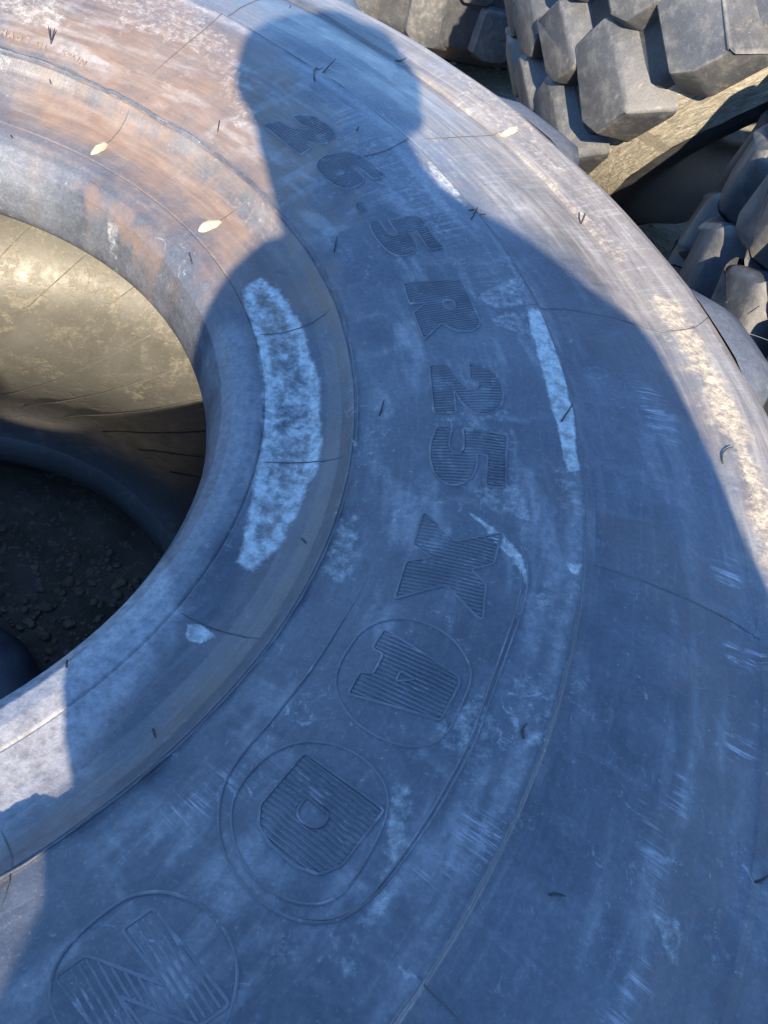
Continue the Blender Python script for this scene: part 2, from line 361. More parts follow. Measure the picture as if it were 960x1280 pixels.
def stain_sun_attrs(R, T, V):
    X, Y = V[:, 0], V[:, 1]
    out = {k: np.zeros(len(V)) for k in ('dust', 'sand', 'rust_sunwarm', 'scuff', 'smear_sunlit', 'tan')}
    nf = fbm(X * 90, Y * 90, 4); ng = fbm(X * 28 + 5, Y * 28 + 3, 4)
    for m, s, so, ra, poly in STN:
        pa = np.array(poly); lo = pa.min(0) - .06; hi = pa.max(0) + .06
        k = (X > lo[0]) & (X < hi[0]) & (Y > lo[1]) & (Y < hi[1])
        if not k.any(): continue
        d = seg_sd(poly, X[k], Y[k]) + ra * (ng[k] * .9 + nf[k] * .5)
        out[m][k] = np.maximum(out[m][k], s * sstep(so, -so, d))
    # the long chalky patch on the bead panel is thinner in its middle
    pa = STN[0][4]; d = seg_sd(pa, X, Y); k = d < -.008
    out['dust'][k] = np.clip(.98 - .36 * sstep(-.003, -.014, d[k] + .005 * ng[k]) + .55 * nf[k] * sstep(-.005, -.012, d[k]), 0, 1)
    # road film over the whole side away from the lettering
    out['dust'] = np.maximum(out['dust'], .16 * sstep(.1, .5, ng))
    # old brown film elsewhere on the ring
    far = sstep(R_(112), R_(118), T) 
    out['rust_sunwarm'] = np.maximum(out['rust_sunwarm'], far * .6 * sstep(.0, .4, ng))
    # hand-sized rub marks and smears, longest along the ring, most of them on the lettered band
    U = T * .52
    sm1 = sstep(.16, .55, fbm(U * 14 + R * 30, R * 40 - U * 5, 5)); sm2 = sstep(.20, .6, fbm(U * 9 - R * 60 + 3, R * 75 + U * 20, 4)); sm3 = sstep(.22, .6, fbm(U * 60 + 7, R * 16 + U * 9, 4))
    band = sstep(.43, .46, R) * (1 - .55 * sstep(.60, .62, R)) + .15
    film = out['smear_sunlit'].copy()
    out['smear_sunlit'] = np.clip((.46 * sm1 + .35 * sm2 + .28 * sm3) * band, 0, .7)
    out['smear_sunlit'] = np.maximum(out['smear_sunlit'], .6 * sstep(.012, .0, np.abs(R - .594 + .006 * ng)) * sstep(-.25, .35, fbm(U * 12, R * 90, 4)) )
    out['smear_sunlit'] = np.maximum(out['smear_sunlit'], film)
    # dust lodged in the creases of the shoulder
    cr = sstep(.0045, .0, np.abs(R - .7425 + .002 * nf)) + .8 * sstep(.004, .0, np.abs(R - .8005 + .002 * nf)) + .8 * sstep(.004, 0, np.abs(R - .607 + .002 * nf))
    out['sand'] = np.maximum(out['sand'], .42 * cr * sstep(-.2, .4, fbm(U * 16 + 2, R * 20, 3)) * sstep(R_(-5), R_(25), T))
    return out
BEAD = np.concatenate([[(.330, -.086), (.322, -.081), (.3178, -.075)], dens(.3165, .361, .0015)])
revolve('bead', BEAD, M_SIDE, attrs=stain_sun_attrs)
SIDE = dens(.361, .809, .0017)
side, sideV = revolve('sidewall', SIDE, M_SIDE, attrs=stain_sun_attrs)
SHO = np.concatenate([dens(.809, .834, .002), [(.838, -.02), (.840, -.08), (.841, -.275), (.840, -.47), (.838, -.53), (.834, -.57)]])
revolve('tread_casing', SHO, M_SIDE, attrs=stain_sun_attrs)
LOW = [(.834, -.57), (.818, -.609), (.80, -.616), (.735, -.612), (.65, -.619), (.60, -.6235), (.53, -.6155), (.45, -.59), (.43, -.583), (.40, -.560), (.361, -.55), (.326, -.533), (.316, -.515), (.318, -.487), (.33, -.476)]
thc = np.radians(np.arange(0, 360, 1.5))

# inner liner
T = NT('inner_liner_rubber'); o = T.coord('Object')
n1 = T.noise(o, 6, 6, .6); n2 = T.noise(o, 55, 6, .7); n4 = T.noise(o, 17, 6, .7, .6); n5 = T.noise(o, 700, 2, .5)
lc = T.mix(T.ramp(n1, .35, .65), (0.042, 0.0425, 0.040), (0.074, 0.0745, 0.071))
sandm = T.math('MULTIPLY', T.ramp(n4, .48, .62), T.ramp(n2, .46, .60))
lc = T.mix(T.math('MULTIPLY', sandm, .8), lc, (0.120, 0.112, 0.092))
lc = T.mix(T.ramp(T.noise(o, 160, 4, .7), .58, .68, 0, .6), lc, (0.122, 0.112, 0.091))
setp(T, lc, T.ramp(n2, .3, .7, .42, .62), 0.4, T.bump(T.math('MULTIPLY', sandm, n2), .5, .002, T.bump(n2, .2, .002, T.bump(n5, .15, .0006))))
M_LINER = T.m
revolve('lower_sidewall', LOW, M_LINER, th=thc, undu=False)
LIN = []
up = [(.330, -.086), (.350, -.086), (.385, -.076), (.43, -.050), (.48, -.018), (.54, .008), (.60, .020), (.66, .018), (.72, -.002), (.765, -.045), (.792, -.11), (.802, -.19), (.805, -.275)]
# smooth the liner section with a Catmull-Rom pass
full = up + [(r, -.562 - z) for r, z in up[-2::-1]]
full = np.array(full)
def catmull(P, k=5):
    P = np.asarray(P, float); Q = np.vstack([2 * P[0] - P[1], P, 2 * P[-1] - P[-2]]); out = []
    for i in range(1, len(Q) - 2):
        for t in np.linspace(0, 1, k, endpoint=False):
            a, b, c, d = Q[i - 1], Q[i], Q[i + 1], Q[i + 2]
            out.append(.5 * (2 * b + (c - a) * t + (2 * a - 5 * b + 4 * c - d) * t * t + (3 * b - a - 3 * c + d) * t ** 3))
    out.append(P[-1]); return np.array(out)
LINS = catmull(full)
thl = np.radians(np.arange(0, 360, 1.0))
liner, _ = revolve('inner_liner', LINS, M_LINER, th=thl, flip=True, undu=False)
# thin slanted vent ribs on the liner
arc = np.concatenate([[0], np.cumsum(np.hypot(*np.diff(LINS, axis=0).T))])
def liner_pt(s, th, inset):
    r = np.interp(s, arc, LINS[:, 0]); z = np.interp(s, arc, LINS[:, 1])
    e = 1e-3; dr = (np.interp(s + e, arc, LINS[:, 0]) - np.interp(s - e, arc, LINS[:, 0])); dz = (np.interp(s + e, arc, LINS[:, 1]) - np.interp(s - e, arc, LINS[:, 1]))
    L = math.hypot(dr, dz) + 1e-9; nr, nz = dz / L, -dr / L      # inwards normal
    r += nr * inset; z += nz * inset
    return (r * math.cos(th), r * math.sin(th), ZB + z)
ribme = None; NR = 40
for k in range(NR):
    V, F = [], []
    if ribme is None:
        n = 60; S = np.linspace(arc[-1] * .06, arc[-1] * .94, n)
        for i, s in enumerate(S):
            t = (s / arc[-1] - .5) * 1.62
            w = .0016 / max(.3, np.interp(s, arc, LINS[:, 0]))
            V += [liner_pt(s, t - w, -.0005), liner_pt(s, t, .0013), liner_pt(s, t + w, -.0005)]
            if i: b = 3 * i; F += [(b - 3, b, b + 1, b - 2), (b - 2, b + 1, b + 2, b - 1)]
        o = mesh_obj('vent_rib', V, F, M_LINER, liner, True); ribme = o.data
    else:
        o = link(bpy.data.objects.new('vent_rib', ribme), liner)
    o.rotation_euler = (0, 0, R_(67.1) + k * 2 * math.pi / NR)

# tread lugs of the main tyre
def lug_mesh(name, prof_rt, ztop, zbot, r0, r1, bev=.012):
    """block between angles; prof_rt gives (theta, r extra) columns"""
    V, F = [], []
    return V, F
def build_lug(sgn):
    cols = np.radians(np.linspace(-5.8, 5.8, 9)); V, F = [], []
    # rows run from the shoulder edge outwards and down the tread
    for i, t in enumerate(cols):
        e = 1 - abs(i - 4) / 4; e = min(1, e * 2.6)      # 0 at the flanks
        skew = [0, .01, .03, .06, .10, .10]
        inn = [(.806, .0585), (.816, .0490), (.824, .036), (.828, .016), (.832, -.10), (.832, -.22), (.832, -.235)]
        outr = [(.8075, .0650), (.842, .0590), (.872, .046), (.883, .018), (.886, -.10), (.886, -.22), (.838, -.235)]
        rows = [(p[0] + (q[0] - p[0]) * e, p[1] + (q[1] - p[1]) * e) for p, q in zip(inn, outr)]
        for j, (r, z) in enumerate(rows):
            tt = t * (1 if j < 3 else 1.0) + (0.045 * max(0, -z) / .2)
            zz = z if sgn > 0 else -.55 - z
            V.append((r * math.cos(tt), r * math.sin(tt), ZB + zz))
    m = 7
    for i in range(len(cols) - 1):
        for j in range(m - 1):
            a = i * m + j; f = (a, a + m, a + m + 1, a + 1)
            F.append(f if sgn < 0 else f[::-1])
    return V, F
for sgn, off in ((1, R_(57.6)), (-1, R_(57.6 + 12.6))):
    me = None
    for k in range(14):
        a = off + k * R_(360 / 14.0) - (R_(1.0) if k == 13 else 0)
        if me is None:
            V, F = build_lug(sgn); o = mesh_obj('tread_lug', V, F, M_PLAIN, TYRE, True); me = o.data
        else: o = link(bpy.data.objects.new('tread_lug', me), TYRE)
        o.rotation_euler = (0, 0, a)

# ------------------------------------------------------------------ raised letters
def densify(poly, closed=True, step=.0025):
    out = []; n = len(poly)
    for i in range(n if closed else n - 1):
        a = np.array(poly[i]); b = np.array(poly[(i + 1) % n]); k = max(1, int(np.hypot(*(b - a)) / step))
        for j in range(k): out.append(a + (b - a) * j / k)
    if not closed: out.append(np.array(poly[-1]))
    return np.array(out)
def smooth_poly(P, it=1, closed=True, keep=.0):
    P = np.array(P, float)
    for _ in range(it):
        Q = P.copy()
        if closed: Q = .5 * P + .25 * (np.roll(P, 1, 0) + np.roll(P, -1, 0))
        else: Q[1:-1] = .5 * P[1:-1] + .25 * (P[:-2] + P[2:])
        P = Q
    return P
def surf_xyz(xy, dz):
    r = np.hypot(xy[:, 0], xy[:, 1]); t = np.arctan2(xy[:, 1], xy[:, 0]); return P3(r, t, dz)
def ridge(xy, w, h, closed):
    """ridge strip with a rounded top following the sidewall"""
    xy = np.asarray(xy); n = len(xy)
    if closed: tan = np.roll(xy, -1, 0) - np.roll(xy, 1, 0)
    else: tan = np.gradient(xy, axis=0)
    tan = tan / (np.linalg.norm(tan, axis=1)[:, None] + 1e-12); nor = np.stack([-tan[:, 1], tan[:, 0]], -1)
    tp = np.ones(n)
    if not closed: e_ = np.arange(n) / max(1, n - 1); tp = np.clip(np.minimum(e_, 1 - e_) * 7, 0, 1)
    rows = [surf_xyz(xy + nor * (w * k * (.35 + .65 * tp))[:, None], dz if dz < 0 else dz * tp - .0002 * (1 - tp)) for k, dz in ((-.5, -.0003), (-.25, h), (.25, h), (.5, -.0003))]
    V = np.stack(rows, 1).reshape(-1, 3); F = []
    for i in range(n if closed else n - 1):
        j = (i + 1) % n
        for c in range(3): F.append((i * 4 + c, i * 4 + c + 1, j * 4 + c + 1, j * 4 + c))
    return V, F
def letter(polys_px, closed_holes=(), pitch=.0030, w=.0021, h=.0011, sm=2):
    outer = smooth_poly(densify([px2xy(p) for p in polys_px], True, .0016), sm)
    holes = [smooth_poly(densify([px2xy(p) for p in hpx], True, .0016), sm) for hpx in closed_holes]
    V, F = [], []
    for lp in [outer] + holes:
        v, f = ridge(lp, w, h, True); b = len(V); V += list(v); F += [tuple(i + b for i in q) for q in f]
    # ribs: parallel to the letter's own radial direction
    c = outer.mean(0); er = c / np.linalg.norm(c); et = np.array([-er[1], er[0]])
    loops = [(lp - c) @ np.stack([er, et], 1) for lp in [outer] + holes]
    y0 = loops[0][:, 1].min(); y1 = loops[0][:, 1].max(); y = y0 + pitch * .9
    while y < y1 - pitch * .4:
        xs_ = []
        for L in loops:
            a = L; b = np.roll(L, -1, 0); k = (a[:, 1] > y) != (b[:, 1] > y)
            xs_ += list(a[k, 0] + (y - a[k, 1]) * (b[k, 0] - a[k, 0]) / (b[k, 1] - a[k, 1]))
        xs_.sort()
        for i in range(0, len(xs_) - 1, 2):
            a, b = xs_[i] + w * .6, xs_[i + 1] - w * .6
            if b - a < .002: continue
            m = max(2, int((b - a) / .006) + 1); X = np.linspace(a, b, m)
            hw = pitch * .30; rows = []
            for dy, dz in ((-hw, -.0004), (-hw * .35, h * .85), (hw * .35, h * .85), (hw, -.0004)):
                xy = c + X[:, None] * er + (y + dy) * et; rows.append(surf_xyz(xy, dz))
            v = np.stack(rows, 1).reshape(-1, 3); bb = len(V); V += list(v)
            for q in range(m - 1):
                for cc in range(3): F.append((bb + q * 4 + cc, bb + (q + 1) * 4 + cc, bb + (q + 1) * 4 + cc + 1, bb + q * 4 + cc + 1))
        y += pitch
    return V, F
def sc(ox, oy, k, pts): return [(ox + x / k, oy + y / k) for x, y in pts]
LET = [
 (sc(320,130,8,[(75,215),(225,170),(330,215),(450,245),(510,255),(550,235),(520,210),(455,205),(440,180),(370,105),(500,95),(600,125),(700,190),(770,250),(800,310),(740,370),(640,390),(540,370),(450,335),(560,430),(450,490)]), []),
 (sc(380,170,8,[(215,190),(330,160),(450,155),(560,185),(680,270),(760,350),(815,400),(700,440),(650,400),(590,340),(520,290),(455,290),(530,350),(590,400),(600,450),(570,490),(480,530),(400,535),(300,490),(220,430),(150,350),(130,280),(160,215)]), [sc(380,170,8,[(290,365),(340,330),(410,355),(400,390),(340,400)])]),
 ([(444,259),(446,254),(451,252),(456,254),(458,259),(456,264),(451,266),(446,264)], []),
 (sc(440,250,8,[(170,240),(270,205),(310,280),(370,360),(440,375),(460,340),(360,205),(640,160),(700,195),(790,320),(910,475),(770,505),(640,300),(550,315),(640,440),(650,500),(600,550),(500,580),(400,560),(320,500),(250,420),(200,330)]), []),
 (sc(490,340,8,[(110,125),(680,90),(760,240),(850,450),(880,520),(850,570),(780,610),(650,605),(570,570),(500,520),(310,690),(210,415),(350,310),(175,325)]), [sc(490,340,8,[(500,290),(610,285),(640,360),(580,390),(520,350)])]),
 (sc(520,440,7.108,[(115,130),(260,125),(300,170),(380,270),(460,345),(520,350),(560,315),(530,270),(475,265),(460,120),(540,130),(650,180),(730,260),(770,370),(760,470),(690,545),(600,565),(500,545),(400,460),(330,350),(350,550),(150,555)]), []),
 (sc(520,440,7.108,[(180,680),(320,680),(290,780),(290,850),(330,910),(380,915),(420,870),(420,760),(405,690),(560,705),(810,745),(800,900),(795,1210),(620,1190),(635,920),(535,910),(540,1020),(500,1110),(430,1160),(330,1180),(240,1150),(160,1080),(125,950),(125,820)]), []),
 (sc(480,620,4.8,[(240,95),(430,270),(710,220),(660,405),(520,440),(610,530),(590,745),(550,720),(370,530),(65,610),(135,385),(290,365),(175,290)]), []),
 (sc(400,760,4.364,[(350,115),(760,375),(770,400),(660,610),(150,470),(215,350),(290,360),(345,250),(280,220)]), [sc(400,760,4.364,[(440,340),(520,390),(410,400)])]),
 (sc(300,920,4.8,[(385,100),(870,440),(700,660),(620,770),(480,830),(330,780),(180,650),(110,540),(120,410)]), [sc(300,920,4.8,[(400,360),(540,470),(500,540),(430,550),(350,500),(340,440)])]),
 ([(191 - 123 * w + 97 * h_, 1135 + 87 * w + 121 * h_) for w, h_ in ((0,0),(0,1),(.32,1),(.68,.42),(.68,1),(1,1),(1,0),(.68,0),(.32,.58),(.32,0))], []),
]
for i, (po, ho) in enumerate(LET):
    V, F = letter(po, ho, pitch=.0030 if i < 10 else .0034, h=.0011 if i < 7 else .0009 if i < 10 else .0004)
    mesh_obj('raised_letter' if i != 2 else 'raised_dot', V, F, M_RIDGE, TYRE, False)
# mould lines
def px_line(pts, closed=False, sm=6, step=.004):
    return smooth_poly(densify([px2xy(p) for p in pts], closed, step), sm, closed)
def mould(pts, w=.0022, h=.0010, closed=False, mat=None, name='mould_line', sm=6):
    V, F = ridge(px_line(pts, closed, sm), w, h, closed); return mesh_obj(name, V, F, mat or M_RIDGE, TYRE, True)
border = sc(480,620,4.8,[(200,85),(310,45),(430,45),(550,70),(650,115),(740,190),(810,265),(860,350),(878,430),(865,540),(840,680)]) + [(646,782),(596,927),(542,1023),(483,1107),(437,1148),(396,1161),(346,1144),(300,1107),(275,1061),(269,1015),(279,973),(304,940),(342,898),(396,827),(432,770),(456,728),(472,688)]
mould(border, .0017, .0008, sm=10)
cxy = np.array(px2xy((470, 930)))
inner = [(480,620)]
mould([(x + (470 - x) * .022 + (-4 if x > 470 else 4), y + (900 - y) * .012) for x, y in border[7:18]], .0015, .0007, sm=10)
mould(sc(400,760,4.364,[(300,698),(210,640),(130,560),(85,470),(72,385),(110,290),(180,180),(240,100),(330,60),(430,45),(540,60),(640,95),(740,170),(800,250),(850,360),(790,490),(710,680),(620,750),(500,765),(400,745)]), .0016, .0007, True)
mould(sc(250,740,2.4,[(90,650),(100,600),(150,540),(210,480),(270,450),(340,443),(420,455),(490,490),(540,540),(575,600),(580,640),(545,720),(490,820),(445,900),(420,932),(350,945),(290,940),(200,900),(140,840),(105,770),(90,700)]), .0016, .0007, True)
mould(sc(30,1100,3.2,[(180,640),(110,560),(80,460),(90,380),(180,250),(270,170),(370,90),(450,45),(560,40),(660,70),(750,120),(810,200),(850,280),(865,360),(850,470),(800,600),(760,680)]), .0020, .0008)
# radial parting seams
for pts in ([(165,130),(150,160),(115,192)], [(318,238),(290,265),(247,292)], [(420,382),(385,408),(350,418),(319,419)], [(440,566),(400,575),(360,578),(324,577)],
            [(335,796),(300,792),(262,785),(222,764)], [(0,1035),(12,1062),(22,1075),(12,1105),(0,1140)],
            [(180,100),(215,70),(255,40),(300,10),(330,0),(370,-2)], [(625,390),(700,386),(780,400),(830,418),(870,410),(893,404),(940,416),(975,430)],
            [(733,704),(790,722),(850,745),(910,775),(965,806)], [(518,1216),(550,1250),(600,1300)], [(430,200),(480,190),(520,176)], [(520,173),(580,170),(640,160)]):
    mould(pts, .0010, .0006, name='mould_seam', sm=8, mat=M_SEAM)
# torn rubber flash along the rib: thin ragged lip
def flash_lip(r0, t0, t1, h0, name):
    t = np.arange(t0, t1, .004); n = len(t)
    hh = h0 * (1 + 1.6 * sstep(R_(-17), R_(-24), t)) * (0.25 + 1.2 * np.clip(fbm(t * 30, t * 0 + 2.2, 4) + .35, 0, 1))
    ro = r0 + .0006 * fbm(t * 60, t * 0 + 8, 3)
    rows = [P3(ro - .0009, t, -.0005), P3(ro - .0003, t, hh), P3(ro + .0006, t, hh * .9), P3(ro + .0012, t, -.0005)]
    V = np.stack(rows, 1).reshape(-1, 3); F = [(i * 4 + c, i * 4 + c + 1, i * 4 + 5 + c, i * 4 + 4 + c) for i in range(n - 1) for c in range(3)]
    return mesh_obj(name, V, F, M_SIDE, TYRE, True)
flash_lip(.4322, R_(-40), R_(111), .0018, 'flash_lip')
flash_lip(.6012, R_(-40), R_(111), .0007, 'flash_lip')
# pale leaf-shaped flash left at seam ends
for pts in ([(112,194),(118,184),(130,177),(137,178),(132,186),(120,193)], [(247,290),(250,281),(264,276),(279,277),(272,284),(256,291)], [(623,172),(634,161),(648,159),(646,165),(634,171)]):
    lp = smooth_poly(densify([px2xy(p) for p in pts], True, .002), 2); c = lp.mean(0)
    V = [surf_xyz(c[None], .0045)[0]] + list(surf_xyz(c + (lp - c) * .7, .0035)) + list(surf_xyz(lp, .0002)); n = len(lp); F = []
    for i in range(n):
        j = (i + 1) % n; F += [(0, 1 + i, 1 + j), (1 + i, 1 + n + i, 1 + n + j, 1 + j)]
    mesh_obj('flash_scrap', V, F, M_FLASH, TYRE, True)
# vent hairs: short rubber whiskers standing on the sidewall
def tube(pts, rads, mat, name, parent, ns=6):
    pts = np.array(pts, float); V, F = [], []; n = len(pts)
    tg = np.gradient(pts, axis=0)
    for i in range(n):
        t = tg[i] / (np.linalg.norm(tg[i]) + 1e-12); a = np.cross(t, (.3, .2, .9)); 
        if np.linalg.norm(a) < 1e-3: a = np.cross(t, (1, 0, 0))
        a /= np.linalg.norm(a); b = np.cross(t, a)
        for k in range(ns):
            q = 6.2832 * k / ns; V.append(pts[i] + rads[i] * (math.cos(q) * a + math.sin(q) * b))
    for i in range(n - 1):
        for k in range(ns): F.append((i * ns + k, i * ns + (k + 1) % ns, (i + 1) * ns + (k + 1) % ns, (i + 1) * ns + k))
    F.append(tuple(range(ns))[::-1]); F.append(tuple((n - 1) * ns + k for k in range(ns)))
    return mesh_obj(name, V, F, mat, parent, True)
def hair(p0, p1, bend=0.0, lift=.005, rad=.0007):
    a = np.array(px2xy(p0)); b = np.array(px2xy(p1)); d = b - a; nrm = np.array([-d[1], d[0]])
    xy = np.array([a + d * t + nrm * bend * math.sin(math.pi * t) for t in np.linspace(0, 1, 6)])
    pts = surf_xyz(xy, 0); pts[:, 2] += lift * .45 * np.linspace(0, 1, 6) ** .8
    tube(pts, [rad, rad, rad, rad * .95, rad * .85, rad * .5], M_HAIR, 'vent_hair', TYRE)
for h in [((64,57),(69,43),0,.010), ((64,57),(61,40),0,.010), ((394,101),(403,88),.15,.008), ((403,91),(419,78),0,.01), ((417,317),(420,300),0,.006), ((474,520),(479,503),0,.006),
          ((589,274),(597,260),0,.006), ((586,262),(607,268),0,.003), ((701,528),(714,508),0,.006), ((903,581),(914,562),.25,.008), ((687,1118),(706,1121),.1,.004), ((942,1103),(959,1090),-.1,.008),
          ((656,922),(659,904),.2,.003), ((191,912),(194,922),0,.003), ((377,672),(382,678),0,.003), ((272,165),(274,153),0,.006), ((494,76),(507,75),-.3,.006), ((64,106),(62,102),0,.004),
          ((726,279),(724,266),0,.006), ((727,279),(732,267),0,.006), ((362,12),(363,10),0,.003), ((240,330),(236,318),0,.004), ((83,834),(85,828),0,.010), ((16,173),(13,170),0,.003), ((446,163),(448,158),0,.003), ((960,150),(965,140),0,.003)]:
    hair(h[0], h[1], h[2], h[3])
for p, q in (((935,392),(948,384)), ((908,378),(914,370))):
    hair(p, q, 0, .006, .0008)
# small engraved country of origin
def text_letters(txt, pxs, size, ang_off=0.0):
    cu = bpy.data.curves.new('tmp', 'FONT'); cu.size = size; cu.extrude = .0004; cu.align_x = 'CENTER'; cu.resolution_u = 3; cu.offset = .0002
    to = bpy.data.objects.new('tmp', cu); scene.collection.objects.link(to)
    for ch, p in zip(txt, pxs):
        cu.body = ch; dg = bpy.context.evaluated_depsgraph_get(); dg.update()
        me = bpy.data.meshes.new_from_object(to.evaluated_get(dg))
        r0, t0 = px2rt(p)
        for v in me.vertices:
            # read from the bore side: letter tops point outwards
            r = r0 + v.co.y; t = t0 - v.co.x / r0
            q = P3(r, t, v.co.z + .0004); v.co = q
        me.materials.clear(); me.materials.append(M_SMALL)
        link(bpy.data.objects.new('small_letter', me), TYRE)
    bpy.data.objects.remove(to); bpy.data.curves.remove(cu)
wx = np.linspace(3, 33, 4); text_letters('MADE', [(x, 45 + (x - 3) * .33) for x in wx], .0088)
text_letters('IN', [(45, 60), (52, 63)], .0088)
text_letters('SPAIN', [(78, 71), (84, 74), (90, 76.5), (96, 79), (102, 82)], .0088)

# ------------------------------------------------------------------ rubber scrap inside the hole
b0 = at_depth((-30, 900), 1.0)
def on_ground(p, z=0.0):
    d = ray(p); t = (z - CAM[2]) / d[2]; return CAM + d * t
q0 = on_ground((-12, 870)); 
V, F = [], []
pts = [on_ground(p, .055) for p in ((-60, 818), (-28, 826), (-8, 842), (6, 872), (10, 910), (4, 960))]
o = tube(catmull(pts, 6), [.05] * 31, M_PLAIN, 'rubber_hose', None, 14)
o['label'] = 'dark smooth rubber hose on the gravel inside the tyre hole'; o['category'] = 'hose'

# ------------------------------------------------------------------ background tyres
def mat_bg(name, k, dustc, amt):
    T = NT(name); o = T.coord('Object'); n1 = T.noise(o, 7, 6, .65); n2 = T.noise(o, 45, 6, .7); n3 = T.noise(o, 300, 3, .6)
    col = T.mix(T.ramp(n1, .35, .65), (.10 * k, .108 * k, .124 * k), (.20 * k, .214 * k, .244 * k))
    col = T.mix(T.ramp(n2, .50, .80, 0, amt), col, dustc)
    col = T.mix(T.ramp(T.noise(o, 14, 6, .75, .8), .62, .70, 0, .5), col, (.20, .15, .10))
    col = T.mix(T.ramp(n3, .60, .72, 0, .25), col, (.20, .195, .185))
    pt = T.new('ShaderNodeNewGeometry').outputs['Pointiness']
    col = T.mix(T.math('MULTIPLY', T.ramp(pt, .53, .62), T.ramp(n2, .35, .6, .2, .8)), col, (.26, .24, .20))
    setp(T, col, T.ramp(n2, .3, .7, .45, .7), .5, T.bump(n2, .3, .003, T.bump(n3, .3, .0008))); return T.m
M_B = mat_bg('dusty_lug_rubber', .24, (.125, .125, .123), .6)
M_C = mat_bg('grey_lug_rubber', .19, (.09, .09, .088), .5)
M_D = mat_bg('pale_tread_rubber', .27, (.135, .132, .125), .7)
T = NT('dried_mud_fibre'); o = T.coord('UV'); n = T.noise(T.mapping(o, (22, 130, 1)), 1, 7, .75, 1.2); n2 = T.noise(T.coord('Object'), 60, 6, .7)
setp(T, T.mix(T.ramp(n, .38, .62), T.mix(n2, (.12, .11, .088), (.24, .22, .18)), (.40, .37, .305)), .9, .2, T.bump(n, .9, .006, T.bump(n2, .5, .003)))
M_MUD = T.m
def block(w, l, h, taper, mat_name, cut, seed=0, bev=.006):
    """one tread block: base on z=0, long along x (across the tread), bevelled, worn corners"""
    bm = bmesh.new(); k = 1 - taper
    base = [(-l / 2, -w / 2 + cut * .5), (-l / 2 + cut * .35, -w / 2), (l / 2 - cut * 1.3, -w / 2), (l / 2, -w / 2 + cut * 1.7), (l / 2, w / 2 - cut * .4), (l / 2 - cut * .3, w / 2), (-l / 2 + cut * .8, w / 2), (-l / 2, w / 2 - cut * 1.2)]
    lo = [bm.verts.new((x * 1.06, y * 1.16, -.02)) for x, y in base]; jr = random.Random(int(w * 1e4 + l * 1e3 + seed * 77)); hi = [bm.verts.new((x * k, y * (.86 if y < 0 else .52), h * (1 + .04 * math.sin(7 * i + seed))))  for i, (x, y) in enumerate(base)]
    for v in hi: v.co.x += jr.uniform(-.007, .007); v.co.y += jr.uniform(-.007, .007)
    n = len(base); bm.faces.new(hi)
    for i in range(n): bm.faces.new((lo[i], lo[(i + 1) % n], hi[(i + 1) % n], hi[i]))
    bmesh.ops.recalc_face_normals(bm, faces=bm.faces)
    ed = [e for e in bm.edges if any(v in hi for v in e.verts)]
    bmesh.ops.bevel(bm, geom=ed, offset=bev, segments=2 if bev < .01 else 3, profile=.5, affect='EDGES')
    me = bpy.data.meshes.new('tread_lug'); bm.to_mesh(me); bm.free()
    me.polygons.foreach_set('use_smooth', [True] * len(me.polygons)); me.set_sharp_from_angle(angle=R_(32))
    return me
